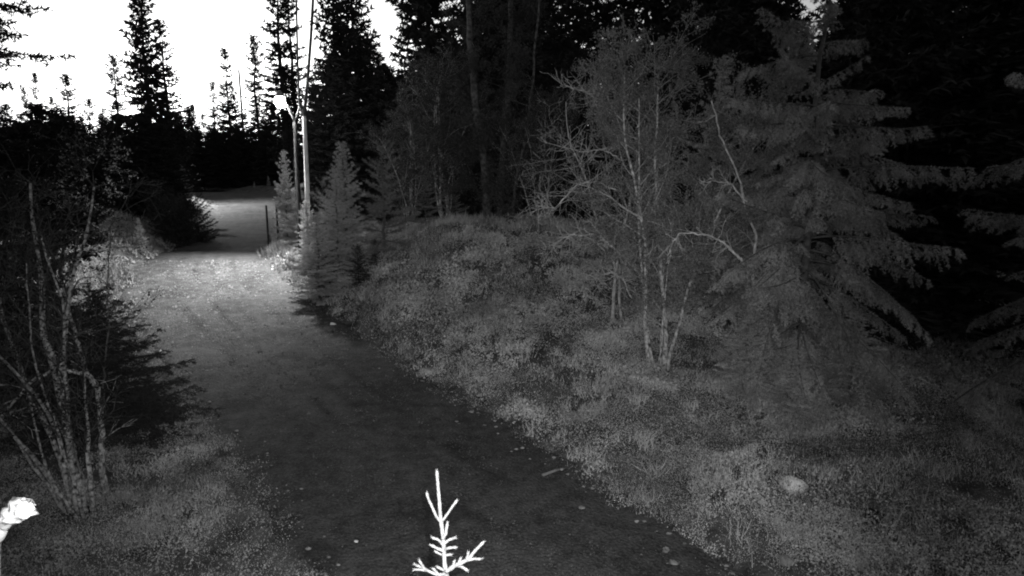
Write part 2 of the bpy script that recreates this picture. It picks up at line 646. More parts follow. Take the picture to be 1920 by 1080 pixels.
# ------------------------------------------------------------------ tree generators
def spruce(rng, H, R, nb, base=.05, per_m=12, L=.16, w=.05, sub=.16, droop=.5, up=.35, sub_len=.42, profile=.8,
           trunk_r=None, gap=0.0, trunk_mat='bark_old', needle_mat='needles_dark', spread=.8, hang=.25, minl=.10, wood=True, irr=0.0, inner=.15, tag_name='spruce'):
    tr = trunk_r or H * .011
    hz = np.linspace(0, 1, 12)
    P = np.stack([rng.normal(0, .012 * H ** .5, 12) * (hz > 0), rng.normal(0, .012 * H ** .5, 12) * (hz > 0), hz * H], 1)
    trunk = Bag().add(*tube(P, tr * (1 - hz) ** .8 + .006, 7))
    crown = Bag()
    limbs = Bag()
    for i in range(nb):
        t = base + (1 - base) * ((i + rng.random()) / nb)
        tt = (t - base) / (1 - base)
        if gap and vnoise(np.array([t * 40.0]), np.array([nb * 3.7]), .8, int(R * 70))[0] < gap:
            continue
        l = R * ((1 - tt) ** profile) * rng.uniform(.6 - .3 * irr, 1.12 + .15 * irr) * min(1, .55 + tt * 4) + minl
        az = i * 2.39996 + rng.normal(0, .35)
        c = np.array([math.cos(az), math.sin(az), 0])
        side = np.array([-c[1], c[0], 0])
        if irr and vnoise(np.array([t * H / .55]), np.array([(az % 6.283) * 1.1]), 1.0, 77)[0] < .26 * irr:
            continue
        e0 = -.12 + .8 * tt ** 1.4 + rng.normal(0, .16) * irr
        dr_ = droop * (1 - tt * .8) * (1 + rng.normal(0, .3) * irr)
        n = 7
        s = np.linspace(0, 1, n)
        base_pt = np.array([np.interp(t, hz, P[:, 0]), np.interp(t, hz, P[:, 1]), t * H])
        swing = rng.normal(0, .12 + .2 * irr)
        ax = base_pt + l * (s[:, None] * c + (swing * s ** 2)[:, None] * side)
        ax[:, 2] += l * (e0 * s - dr_ * s ** 2 + up * s ** 3)
        A, B = ax[:-1], ax[1:]
        rr = np.maximum(.0035, l * .013 * (1 - s * .85))
        limbs.add(*sticks(A, B, rr[:-1], rr[1:], 4 if wood else 3))
        SA, SB = [A[2:]], [B[2:]]
        WA, WB = [], []
        ns = max(2, int(l * .85 / sub))
        q = np.linspace(inner, .98, ns) + rng.normal(0, .02, ns)
        q = np.clip(q, .05, 1)
        for sg in (-1, 1):
            p0 = np.stack([np.interp(q, s, ax[:, k]) for k in range(3)], 1)
            tan = norm(np.stack([np.interp(q, s, np.gradient(ax[:, k])) for k in range(3)], 1))
            sl = (l * sub_len * (1 - q * .72) * rng.uniform(.5, 1.15, ns) + .03)[:, None]
            d = norm(tan * .65 + side * sg * .8 + rng.normal(0, .12, (ns, 3)) - np.array([0, 0, hang * .5]))
            p1 = p0 + d * sl * .55
            d2 = norm(d + tan * .25 - np.array([0, 0, hang * 1.6]))
            p2 = p1 + d2 * sl * .45
            SA += [p0, p1]
            SB += [p1, p2]
            WA += [p0, p1]
            WB += [p1, p2]
            if sub < .1:                                 # tertiary twigs on trees seen from close by
                for fr in (.3, .55, .8):
                    b0 = p0 + (p2 - p0) * fr
                    for s2 in (-1, 1):
                        d3 = norm(d * .7 + norm(np.cross(d, np.array([[0, 0, 1.0]]))) * s2 * .8 + rng.normal(0, .15, (ns, 3)) - np.array([0, 0, hang]))
                        SA.append(b0)
                        SB.append(b0 + d3 * sl * .35 * (1.15 - fr))
        SA, SB = np.concatenate(SA), np.concatenate(SB)
        if wood:
            WA, WB = np.concatenate(WA), np.concatenate(WB)
            limbs.add(*sticks(WA, WB, np.full(len(WA), .003), np.full(len(WA), .0018), 3))
        crown.add(*needles(rng, SA, SB, per_m, L, w, spread))
    # leader
    top = np.array([[P[-1, 0], P[-1, 1], H * .93]]), np.array([[P[-1, 0], P[-1, 1], H * 1.005]])
    crown.add(*needles(rng, top[0], top[1], per_m * 3, L * .7, w))
    return [('trunk', trunk.mesh(tag_name + '_trunk', trunk_mat, True)),
            ('branches', limbs.mesh(tag_name + '_branches', trunk_mat)),
            ('crown', crown.mesh(tag_name + '_crown', needle_mat))]


def grow(rng, segs, tips, p, d, length, r, level, maxlevel, nchild=(5, 4, 3), wob=.16, lift=.05, angle=.8, bare=None):
    n = max(3, int(length / (.2 if level == 0 else .14)))
    step = length / n
    pts = [p]
    for k in range(n):
        d = d + rng.normal(0, wob, 3) * (.42 if level == 0 else .8)
        d[2] += lift
        d = d / np.linalg.norm(d)
        q = p + d * step
        r0, r1 = r * (1 - .75 * k / n), r * (1 - .75 * (k + 1) / n)
        segs.append((p, q, r0, r1, level))
        if level < maxlevel and (level > 0 or k > n * .25):
            m = rng.poisson(nchild[level] / n * (1.35 if level == 0 else 1.0))
            for _ in range(m):
                s = rng.normal(size=3)
                s = s - d * (s @ d)
                s /= np.linalg.norm(s)
                nd = d * math.cos(angle) + s * math.sin(angle)
                nd = nd / np.linalg.norm(nd)
                grow(rng, segs, tips, q, nd, length * (.42 if level == 0 else .5) * (1 - .5 * k / n) * rng.uniform(.6, 1.2), max(r1 * .5, .002), level + 1, maxlevel, nchild, wob, lift, angle)
        p = q
        pts.append(q)
        if level >= maxlevel - 1:
            tips.append((pts[-2], q))


def birch(rng, stems, maxlevel=3, nchild=(14, 5, 4), wob=.13, lift=.06, leaf_n=10, leaf=.028, bark='bark_birch', twig='bark_birch', leaf_mat='leaf', name='birch', angle=.8, thick_rough=.1, leaf_from=-1.0):
    """stems: list of (offset, direction, length, radius); returns one stem part per stem, the twigs and the leaves"""
    parts, twigs, leafbag = [], Bag(), Bag()
    for (off, d, ln, r) in stems:
        segs, tips = [], []
        d = np.array(d, float)
        grow(rng, segs, tips, np.array(off, float), d / np.linalg.norm(d), ln, r, 0, maxlevel, nchild, wob, lift, angle)
        main = [s for s in segs if s[4] == 0]
        P = np.array([main[0][0]] + [s[1] for s in main])
        Rr = np.array([main[0][2] * 1.25] + [s[3] for s in main])
        parts.append(('stem', Bag().add(*tube(P, Rr, 8, rng, thick_rough)).mesh(name + '_stem', bark, True)))
        rest = [s for s in segs if s[4] > 0]
        if rest:
            A, B = np.array([s[0] for s in rest]), np.array([s[1] for s in rest])
            ra, rb = np.array([s[2] for s in rest]), np.array([s[3] for s in rest])
            twigs.add(*sticks(A, B, np.maximum(ra, .0022), np.maximum(rb, .002), 3))
        if leaf_n and tips:
            A, B = np.array([t[0] for t in tips]), np.array([t[1] for t in tips])
            idx = np.repeat(np.arange(len(A)), rng.poisson(leaf_n, len(A)))
            if len(idx):
                Pp = A[idx] + (B - A)[idx] * rng.random((len(idx), 1)) + rng.normal(0, .035, (len(idx), 3))
                Pp = Pp[(Pp[:, 2] > leaf_from) | (rng.random(len(Pp)) < .1)]
                leafbag.add(*leaves(rng, Pp, leaf))
    if twigs.n:
        parts.append(('twigs', twigs.mesh(name + '_twigs', twig)))
    if leafbag.n:
        parts.append(('crown', leafbag.mesh(name + '_crown', leaf_mat)))
    return parts


# ------------------------------------------------------------------ far and middle-distance spruces
rng = np.random.default_rng(11)
H0 = 15.0
FAR = [spruce(rng, H0, 2.0, 190, .02, 26, .30, .11, .20, droop=.6, wood=False, profile=.75, tag_name='far_spruce') for _ in range(3)]
SLIM = [spruce(rng, H0, .95, 130, .22, 30, .24, .10, .17, droop=.5, gap=.30, trunk_r=.2, wood=False, minl=.2, profile=.45, tag_name='slim_spruce') for _ in range(3)]
TOPS = [spruce(rng, H0, 1.5, 170, .04, 28, .26, .10, .18, droop=.45, gap=.20, wood=False, profile=.75, minl=.16, tag_name='pointed_spruce') for _ in range(3)]
WALL = [spruce(rng, H0, 2.2, 220, .01, 30, .26, .10, .18, droop=.55, profile=.5, wood=False, tag_name='wall_spruce') for _ in range(3)]


GAPS = [(738, 40, 140), (858, 26, 90), (1068, 14, 95), (1150, 12, 30), (1510, 40, 75), (1768, 50, 75)]


def gap_top(px, yt):
    for g, w, y in GAPS:
        if abs(px - g) < w + 12:
            return y + rng.uniform(-15, 25)
    return yt


def put(parts, px, ytop, Y, wide=1.0, name='spruce_tree', label='', group=None, k=None):
    x = px_x(px, Y)
    zb = tz(x, Y) - .05
    top = at(px, ytop, Y)[2]
    s = (top - zb) / H0
    return tree_from(parts, name, label, 'tree', (x, Y, zb), rng.uniform(0, 6.28), (s ** .3 * wide, s ** .3 * wide, s), group, (rng.normal(0, .012), rng.normal(0, .012)))


SKY = [  # variant, column, top, distance, width, label
    (FAR[0], 300, -70, 36, 1.0, 'tallest dark spruce left of the trail, its trunk showing against the white sky'),
    (TOPS[1], 333, 40, 38, 1.1, 'dark spruce crowded against the right side of the tallest left spruce'),
    (SLIM[0], 241, 105, 42, .85, 'slim spruce with a bare bent top just left of the tallest left spruce'),
    (TOPS[0], 150, 140, 42, 1.25, 'broad ragged spruce against the sky, third silhouette from the left edge'),
    (TOPS[2], 183, 186, 44, 1.0, 'short spruce leaning on the broad ragged left silhouette'),
    (TOPS[1], 92, 138, 50, .8, 'small pointed spruce standing alone near the left edge of the sky'),
    (SLIM[1], 72, 165, 52, .6, 'tiny spruce tip beside the small pointed spruce at left'),
    (TOPS[2], 210, 203, 58, .7, 'tiny distant spruce tip in the low notch of the left skyline'),
    (TOPS[0], 414, 155, 78, 1.4, 'blunt short spruce between the tallest left spruce and the trail end'),
    (TOPS[1], 438, 92, 79, 1.4, 'spire shaped spruce right of the blunt short one above the trail end'),
    (SLIM[2], 491, 68, 76, 1.35, 'very slender spruce with small tufts rising left of the lamp glare'),
    (SLIM[0], 541, -60, 40, 1.15, 'tall tufted spruce directly above the lamp glare'),
    (SLIM[1], 561, -50, 41, .9, 'tall thin spruce squeezed between the tufted one and the forked birch'),
    (TOPS[2], 601, 165, 50, 1.0, 'low spruce silhouette just right of the forked birch'),
    (FAR[1], 640, -120, 31, .95, 'tall dense spruce forming the right edge of the open sky'),
    (FAR[2], 682, -140, 32, .95, 'second tall dense spruce right of the open sky, behind the young pine'),
    (TOPS[0], 722, 100, 30, 1.2, 'dense spruce under the small bright gap right of the open sky'),
]
SKY += [(TOPS[2], 122, 182, 56, .8, 'small ragged spruce tip between the lone pointed spruce and the broad one'), (SLIM[2], 366, 200, 80, 1.2, 'faint thin spruce tip just right of the tallest left spruce pair'),
        (TOPS[0], 392, 214, 82, 1.2, 'low faint spruce tip left of the blunt short spruce'), (SLIM[1], 452, 178, 80, 1.1, 'thin spruce tip between the spire shaped spruce and the bare snag'),
        (TOPS[1], 512, 196, 80, 1.2, 'low spruce tip under the lamp glare'), (SLIM[0], 588, 150, 60, .9, 'thin spruce just left of the low silhouette by the forked birch')]
for parts, px, yt, Y, wd, lab in SKY:
    put(parts, px, yt, Y, wd, label=lab)

k = 0
for px in np.arange(-30, 640, 29):              # far tree line behind the trail bend
    put((FAR + TOPS)[k % 6], px + rng.normal(0, 6), (212 if px < 220 else 222) + rng.normal(0, 12), (86 if px > 130 else 60) + rng.uniform(-5, 9), rng.uniform(1.2, 1.6),
        label='low dark spruce in the far tree line beyond the trail bend', group='far tree line beyond the bend')
    k += 1
for px in np.arange(352, 610, 26):
    put(WALL[k % 3], px + rng.normal(0, 5), 238 + rng.normal(0, 9), 73 + rng.uniform(-2, 4), rng.uniform(1.0, 1.3),
        label='dense black spruce closing off the view right behind the upper trail bend', group='spruces closing the upper bend')
    k += 1
for px in np.arange(-20, 335, 42):              # left of the trail, middle distance
    Y = 34 + rng.uniform(-2, 6)
    put(WALL[k % 3], px + rng.normal(0, 6), 236 + rng.normal(0, 10), Y, rng.uniform(.9, 1.2),
        label='shadowy spruce in the thicket left of the trail below the tallest spruce', group='thicket left of the trail')
    k += 1
for px in np.arange(652, 1000, 34):             # right wall, behind the mound
    put(WALL[k % 3], px + rng.normal(0, 7), gap_top(px, (120 if px < 760 else -170) + rng.normal(0, 40)), 27 + rng.uniform(-1.5, 4), rng.uniform(.9, 1.15),
        label='black spruce in the forest wall behind the heath mound', group='forest wall behind the mound')
    k += 1
for px in np.arange(770, 2050, 44):
    put((WALL + FAR)[k % 6], px + rng.normal(0, 10), gap_top(px, -230 + rng.normal(0, 90)), 24 + rng.uniform(-2, 5), rng.uniform(.85, 1.1),
        label='black spruce in the back row of the forest right of the trail', group='back row of the right forest')
    k += 1
for px in np.arange(1330, 2150, 75):
    put(WALL[k % 3], px + rng.normal(0, 15), gap_top(px, -330 + rng.normal(0, 90)), 16.5 + rng.uniform(-1.5, 2.5), rng.uniform(.8, .95),
        label='black spruce in the middle row behind the big drooping spruce', group='middle row of the right forest')
    k += 1

# ------------------------------------------------------------------ left edge trees
x, Y = px_x(20, 14), 14
t = birch(np.random.default_rng(3), [((0, 0, 0), (0, 0, 1), 4.2, .06), ((.4, .2, 0), (.25, .1, 1), 4.0, .05), ((-.5, .1, 0), (-.3, 0, 1), 4.0, .05), ((.8, -.2, 0), (.3, -.1, 1), 3.4, .04)],
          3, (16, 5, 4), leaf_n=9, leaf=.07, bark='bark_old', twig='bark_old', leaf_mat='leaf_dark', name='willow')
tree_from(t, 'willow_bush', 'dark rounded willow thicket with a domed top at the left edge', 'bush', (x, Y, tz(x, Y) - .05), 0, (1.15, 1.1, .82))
x = px_x(110, 15.5)
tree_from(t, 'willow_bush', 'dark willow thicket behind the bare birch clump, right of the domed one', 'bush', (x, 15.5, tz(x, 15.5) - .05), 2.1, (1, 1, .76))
PINE = spruce(np.random.default_rng(8), 12, 2.0, 120, .34, 26, .17, .05, .16, droop=.3, up=.3, gap=.25, wood=False, profile=.4, tag_name='edge_pine')
x = px_x(-10, 17)
tree_from(PINE, 'pine_tree', 'tall pine whose lowest boughs hang into the upper left corner', 'tree', (x, 17, tz(x, 17) - .05), .6)

# ------------------------------------------------------------------ the lamp and the roadside trees near it
def lathe(prof, k=16):
    P = np.array(prof, float)
    th = np.arange(k) * 2 * math.pi / k
    V = np.stack([P[:, :1] * np.cos(th), P[:, :1] * np.sin(th), np.repeat(P[:, 1:], k, 1)], -1).reshape(-1, 3)
    n = len(P)
    i = np.arange(n - 1)[:, None] * k
    j = np.arange(k)[None]
    j2 = (j + 1) % k
    return V, quads(np.stack([i + j, i + j2, i + k + j2, i + k + j], -1).reshape(-1, 4))


def lamp_post(label, base, top, hd, energy, beam, cone):
    """base: foot of the pole; top and hd: pole top and lamp head relative to it"""
    lp = thing('lamp_post', label, 'lamp', tuple(base))
    obj('pole', Bag().add(*tube(np.linspace([0, 0, 0], top, 6), np.linspace(.055, .045, 6), 10)).mesh('pole', 'bark_old', True), lp)
    arm = np.array([top + (hd + np.array([.12, 0, .02]) - top) * f + np.array([0, 0, .06 * math.sin(f * 3.14)]) for f in np.linspace(-.02, 1, 7)])
    obj('arm', Bag().add(*tube(arm, np.full(7, .035), 8)).mesh('arm', 'wood', True), lp)
    brace = np.array([top, top + np.array([.10, 0, .22]), top + np.array([.16, 0, .42])])
    obj('brace', Bag().add(*tube(brace, np.array([.03, .026, .02]), 8)).mesh('brace', 'wood', True), lp)
    head = obj('lamp_head', Bag().add(*lathe([(.001, .27), (.05, .27), (.08, .22), (.10, .17), (.12, .12), (.115, .12), (.001, .13)])).mesh('lamp_head', 'metal', True), lp, hd)
    obj('lamp_glass', Bag().add(*lathe([(.001, -.18), (.05, -.17), (.10, -.14), (.135, -.07), (.148, -.01), (.14, .06), (.11, .115), (.001, .12)])).mesh('lamp_glass', 'lit', True), head)
    ld = bpy.data.lights.new('trail_lamp_light', 'SPOT')
    ld.energy = energy
    ld.spot_size = math.radians(cone)
    ld.spot_blend = 1.0
    ld.shadow_soft_size = .12
    lo = bpy.data.objects.new('trail_lamp_light', ld)
    COL.objects.link(lo)
    lo.parent = lp
    lo.location = hd + np.array([0, 0, -.32])
    lo.rotation_euler = (-Vector(beam)).to_track_quat('Z', 'Y').to_euler()


PX, PY = px_x(563, 19.8), 19.8
base = np.array([PX, PY, tz(PX, PY) - .05])
lamp_post('lit trail lamp on a wooden pole at the trail crest', base, at(552, 228, 19.8) - base, at(525, 190, 19.6) - base, 3700, (-.42, -.55, -1), 116)
# the next lamp along the trail, behind the tall spruces left of the bend; its light falls on the upper trail
base = np.array([-24.6, 49.0, tz(-24.6, 49.0) - .05])
lamp_post('next trail lamp along, behind the tallest left spruce, lighting the upper bend', base, np.array([0, 0, 4.9]), np.array([.75, -.3, 5.3]), 6500, (.55, -.35, -1), 140)

# forked pale birch beside the lamp
def path_px(pts, Y, origin):
    return np.array([at(px, py, Y) - origin for px, py in pts])


o0 = np.array([px_x(577, 19.3), 19.3, 0])
o0[2] = tz(o0[0], o0[1]) - .05
fb = thing('forked_birch', 'pale straight birch with a high fork, lit on its left by the lamp', 'tree', tuple(o0))
P = np.concatenate([[np.zeros(3)], path_px([(576, 350), (573, 280), (570, 218)], 19.3, o0)])
obj('trunk', Bag().add(*tube(P, [.075, .068, .062, .056], 10)).mesh('trunk', 'bark_white', True), fb)
P = path_px([(570, 219), (577, 150), (583, 70), (588, -20), (590, -120), (594, -220)], 19.3, o0)
obj('branch', Bag().add(*tube(P, [.05, .045, .042, .038, .03, .02], 8)).mesh('fork_right', 'bark_dark', True), fb)
P = path_px([(569, 220), (561, 190), (558, 110), (556, 20), (554, -90), (552, -180)], 19.3, o0)
obj('branch', Bag().add(*tube(P, [.045, .035, .03, .028, .024, .015], 8)).mesh('fork_left', 'bark_dark', True), fb)

# dead snag in the far skyline
x = px_x(465, 77)
zb = tz(x, 77)
P = np.array([[0, 0, 0], [.1, 0, 3], [-.05, 0, 6], [-.1, 0, at(463, 130, 77)[2] - zb]])
sn = thing('snag', 'bare dead trunk with a broken top between the skyline spires', 'tree', (x, 77, zb - .05))
obj('trunk', Bag().add(*tube(P, [.2, .17, .14, .11], 7)).mesh('snag', 'bark_old', True), sn)

# young conifers along the right edge of the trail
r2 = np.random.default_rng(21)
YOUNG = [spruce(r2, 3.2, .85, 115, .02, 130, .055, .013, .075, droop=.15, up=.2, sub_len=.45, profile=.85, needle_mat='needles', trunk_mat='bark_dark', hang=.05, minl=.06, irr=.7, tag_name='young_spruce') for _ in range(2)]
YPINE = spruce(r2, 3.0, 1.0, 42, .08, 190, .085, .012, .11, droop=-.1, up=.1, sub_len=.4, profile=.6, needle_mat='pine', trunk_mat='bark_dark', hang=-.15, minl=.15, spread=.7, irr=.7, tag_name='young_pine')


def put_young(parts, px, ytop, Y, hbase, name, label, wide=1.0, cat='tree'):
    x = px_x(px, Y)
    zb = tz(x, Y) - .03
    s = (at(px, ytop, Y)[2] - zb) / hbase
    return tree_from(parts, name, label, cat, (x, Y, zb), r2.uniform(0, 6.28), (s * wide, s * wide, s))


put_young(YOUNG[0], 652, 270, 17.0, 3.2, 'young_spruce', 'young spruce with a pale lit top, tallest one by the trail edge', .95)
put_young(YOUNG[1], 636, 318, 16.4, 3.2, 'young_spruce', 'smaller young spruce touching the left side of the pale lit one', .9)
put_young(YOUNG[1], 541, 285, 23.0, 3.2, 'young_spruce', 'pale young spruce just left of the lamp post pole', .7)
put_young(YOUNG[0], 580, 378, 18.4, 3.2, 'young_spruce', 'small spruce hiding the foot of the forked birch', 1.0)
put_young(YPINE, 722, 275, 17.2, 3.0, 'young_pine', 'young bushy pine right of the pale lit spruce', 1.0)
put_young(YPINE, 612, 340, 17.6, 3.0, 'young_pine', 'low young pine between the forked birch and the pale lit spruce', .7)
put_young(YOUNG[0], 598, 405, 16.0, 3.2, 'young_spruce', 'knee high dark spruce at the trail edge below the forked birch', 1.5)
put_young(YOUNG[1], 560, 375, 21.5, 3.2, 'young_spruce', 'small spruce behind the two marker posts', 1.2)
put_young(YPINE, 800, 330, 18.5, 3.0, 'young_pine', 'dim bushy pine on the left shoulder of the heath mound', 1.2)
put_young(YPINE, 850, 345, 20.0, 3.0, 'young_pine', 'dim bushy pine close left of the trunks on the mound', 1.1)
put_young(YOUNG[0], 505, 330, 68, 3.2, 'young_spruce', 'tiny far spruce on the bank above the upper trail bend', .9)
put_young(YOUNG[1], 478, 340, 68, 3.2, 'young_spruce', 'tiny far spruce left of the one above the upper bend', .9)
put_young(YOUNG[1], 348, 310, 36, 3.2, 'young_spruce', 'dim young spruce at the foot of the tallest left spruce', .8)
put_young(YOUNG[0], 265, 410, 21, 3.2, 'young_spruce', 'very small spruce on the left bank below the black thicket', .9)
DARKLOW = spruce(np.random.default_rng(33), 2.3, .8, 70, .02, 90, .07, .016, .12, droop=.2, up=.25, profile=.8, needle_mat='needles_dark', trunk_mat='bark_old', wood=False, minl=.15, tag_name='dark_low_spruce')
JUN = spruce(np.random.default_rng(31), 2.2, 1.0, 90, .02, 70, .09, .022, .11, droop=.0, up=.25, profile=.35, wood=False, minl=.3, tag_name='juniper')
for (px, py, Y, s, lab) in [(362, 392, 27.5, .8, 'black juniper bush leaning over the left edge of the upper trail'), (325, 408, 26.5, .8, 'black juniper bush left of the one leaning over the upper trail'), (305, 415, 29, .8, 'low black bush under the left thicket by the trail dip')]:
    x = px_x(px, Y)
    tree_from(JUN, 'juniper_bush', lab, 'bush', (x, Y, tz(x, Y) - .05), r2.uniform(0, 6), (s, s, s))

for px, yt, Y, wd, lab in [(604, 452, 16.2, 1.1, 'low dark spruce tuft at the right trail edge below the young spruces'), (636, 440, 16.9, 1.1, 'dark spruce tuft under the pale lit spruce, second from the trail edge'), (672, 462, 16.0, 1.1, 'dark spruce tuft under the young pine, third from the trail edge'), (704, 452, 16.8, 1.0, 'dark spruce tuft highest up the bank of the row by the trail')]:
    x = px_x(px, Y)
    zb = tz(x, Y) - .03
    sz_ = (at(px, yt, Y)[2] - zb) / 2.3
    tree_from(DARKLOW, 'low_spruce', lab, 'tree', (x, Y, zb), r2.uniform(0, 6), (sz_ * wd, sz_ * wd, sz_))

# marker posts
for (x0, y0, x1, y1, Y, lab) in [(499, 385, 503, 442, 23.2, 'nearer dark marker post at the right edge of the trail crest'), (518, 387, 521, 432, 25.5, 'farther dark marker post behind the first at the trail crest')]:
    b = at(x1, y1, Y)
    b[2] = tz(b[0], b[1]) - .05
    tp = at(x0, y0, Y) - b
    q = thing('marker_post', lab, 'post', tuple(b))
    obj('stake', Bag().add(*tube(np.linspace([0, 0, 0], tp, 4), [.04, .04, .038, .036], 8)).mesh('marker_post', 'post', True), q)

# trunks on the mound
r3 = np.random.default_rng(41)
for (pts, Y, r, lab) in [
    ([(915, 452), (912, 360), (905, 290), (890, 180), (880, 60), (876, -60)], 18.6, .11, 'thick birch trunk with peeling bark, leftmost of the three on the mound'),
    ([(938, 450), (940, 340), (946, 240), (955, 120), (958, 0), (960, -90)], 19.2, .09, 'dim upright birch trunk between the two others on the mound'),
        ([(955, 450), (962, 390), (966, 345), (985, 260), (1000, 150), (1010, 0)], 18.4, .05, 'thin pale birch stem, rightmost of the three on the mound')]:
    b = at(*pts[0], Y)
    b[2] = tz(b[0], b[1]) - .08
    P = np.concatenate([[np.zeros(3)], path_px(pts[1:], Y, b)])
    tr_ = thing('birch_tree', lab, 'tree', tuple(b))
    PP = np.stack([np.interp(np.linspace(0, 5, 24), np.arange(6), P[:, k]) for k in range(3)], 1) + r3.normal(0, .012, (24, 3))
    obj('trunk', Bag().add(*tube(PP, np.linspace(r * 1.2, r * .55, 24), 9, r3, .06)).mesh('trunk', 'bark_old_birch', True), tr_)
    segs, tips = [], []
    for k_ in range(22):
        f = r3.uniform(.12, .98)
        p = np.array([np.interp(f * 5, np.arange(6), P[:, j]) for j in range(3)])
        a_ = r3.uniform(0, 6.28)
        grow(r3, segs, tips, p, np.array([math.cos(a_), math.sin(a_), .4]), r3.uniform(.7, 1.6), .012, 1, 3, (0, 6, 4))
    A, B = np.array([s[0] for s in segs]), np.array([s[1] for s in segs])
    obj('twigs', Bag().add(*sticks(A, B, [max(s[2], .003) for s in segs], [max(s[3], .0025) for s in segs], 4)).mesh('twigs', 'bark_twig'), tr_)['kind'] = 'stuff'
    A, B = np.array([s[0] for s in tips]), np.array([s[1] for s in tips])
    idx = np.repeat(np.arange(len(A)), 6)
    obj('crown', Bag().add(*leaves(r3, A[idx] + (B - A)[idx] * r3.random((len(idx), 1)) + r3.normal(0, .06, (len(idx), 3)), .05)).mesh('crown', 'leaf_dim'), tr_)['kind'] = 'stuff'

# ------------------------------------------------------------------ the many-stemmed birch on the right bank
r4 = np.random.default_rng(52)
bb = at(1228, 690, 10.2)
bb[2] = tz(bb[0], bb[1]) - .05
st = [((-.10, 0, 0), (-.10, .03, 1), 4.6, .042), ((.0, .05, 0), (-.16, .10, 1), 4.3, .032), ((.16, -.02, 0), (-.02, .0, 1), 4.6, .050), ((.12, .06, 0), (-.04, .15, 1), 3.9, .022), ((.24, .05, 0), (.16, .12, 1), 4.1, .034), ((.02, -.06, 0), (.05, -.1, 1), 2.3, .018)]
BIR = birch(r4, st, 3, (20, 7, 5), wob=.14, lift=.035, leaf_n=6, leaf=.036, twig='bark_dead', name='stemmed_birch', angle=.95, thick_rough=.07, leaf_from=1.15)
tree_from(BIR, 'birch_tree', 'many-stemmed leafy birch standing alone on the heath bank', 'tree', tuple(bb), 0, (.85, .85, 1))
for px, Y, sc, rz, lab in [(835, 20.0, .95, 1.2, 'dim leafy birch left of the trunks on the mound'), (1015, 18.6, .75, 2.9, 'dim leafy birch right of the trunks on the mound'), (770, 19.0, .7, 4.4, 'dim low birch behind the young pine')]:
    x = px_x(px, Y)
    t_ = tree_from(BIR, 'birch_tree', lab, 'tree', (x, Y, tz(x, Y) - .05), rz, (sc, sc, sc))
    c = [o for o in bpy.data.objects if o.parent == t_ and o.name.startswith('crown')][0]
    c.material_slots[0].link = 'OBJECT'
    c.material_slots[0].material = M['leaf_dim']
# bare twiggy birch behind its left side
b2 = at(1150, 560, 12.6)
b2[2] = tz(b2[0], b2[1]) - .05
st = [((0, 0, 0), (-.06, 0, 1), 4.8, .035), ((.2, .1, 0), (-.2, .05, 1), 4.4, .028)]
BARE = birch(np.random.default_rng(57), st, 3, (18, 7, 5), wob=.2, lift=.02, leaf_n=0, bark='bark_dead', twig='bark_dead', name='bare_birch', angle=1.15)
tree_from(BARE, 'bare_birch', 'bare birch with pale crooked twigs reaching left, behind the leafy birch', 'tree', tuple(b2))


def crooked(rng, pts, Y, origin, r0, r1, twigs=14, tl=.35, sag=.0):
    """a limb through given spots with side twigs"""
    P = path_px(pts, Y, origin)
    n = len(P)
    q = np.linspace(0, n - 1, n * 5)
    PP = np.stack([np.interp(q, np.arange(n), P[:, k]) for k in range(3)], 1) + rng.normal(0, .008, (len(q), 3))
    bag = Bag().add(*tube(PP, np.linspace(r0, r1, len(q)), 6, rng, .12))
    segs, tips = [], []
    for _ in range(twigs):
        i = rng.integers(len(q) // 5, len(q) - 1)
        tan = PP[i + 1] - PP[i]
        tan = tan / np.linalg.norm(tan)
        d = tan * .5 + rng.normal(0, .7, 3)
        grow(rng, segs, tips, PP[i], d / np.linalg.norm(d), tl * rng.uniform(.4, 1.2), .006, 2, 3, (0, 0, 4), wob=.3, lift=0)
    A, B = np.array([s[0] for s in segs]), np.array([s[1] for s in segs])
    bag.add(*sticks(A, B, [max(s[2], .003) for s in segs], [max(s[3], .0022) for s in segs], 4))
    return bag


# birch leaning out from behind the big spruce, with the bent pale limb
b3 = on_ground(1412, 715)
bt = thing('leaning_birch', 'bare crooked birch with a bent pale limb, half hidden behind the big spruce', 'tree', tuple(b3))
obj('trunk', crooked(r4, [(1412, 735), (1416, 640), (1414, 560), (1412, 480), (1418, 440), (1400, 400), (1385, 330), (1352, 260), (1335, 190)], 9.5, b3, .032, .01, 10).mesh('trunk', 'bark_dead'), bt)
obj('limb', crooked(r4, [(1413, 500), (1395, 492), (1372, 470), (1355, 452), (1320, 440), (1275, 437), (1262, 452), (1250, 485)], 8.9, b3, .024, .006, 26, .28).mesh('limb', 'bark_dead'), bt)
obj('limb', crooked(r4, [(1400, 380), (1370, 345), (1340, 338), (1312, 345)], 9.0, b3, .012, .004, 14, .25).mesh('limb', 'bark_dead'), bt)
# bare limbs of the leafy birch that reach left
for n_, pts in enumerate([[(1185, 560), (1165, 520), (1140, 510), (1110, 525)], [(1170, 480), (1120, 440), (1070, 440), (1030, 462)], [(1160, 360), (1120, 340), (1085, 345), (1040, 390), (1005, 385)],
                          [(1165, 300), (1130, 280), (1090, 285), (1050, 275)], [(1150, 220), (1120, 185), (1090, 170), (1050, 160)]]):
    tr_ = bpy.data.objects.get('bare_birch')
    obj('limb', crooked(r4, pts, 10.5, b2, .013, .004, 30, .4).mesh('limb', 'bark_dead'), tr_)

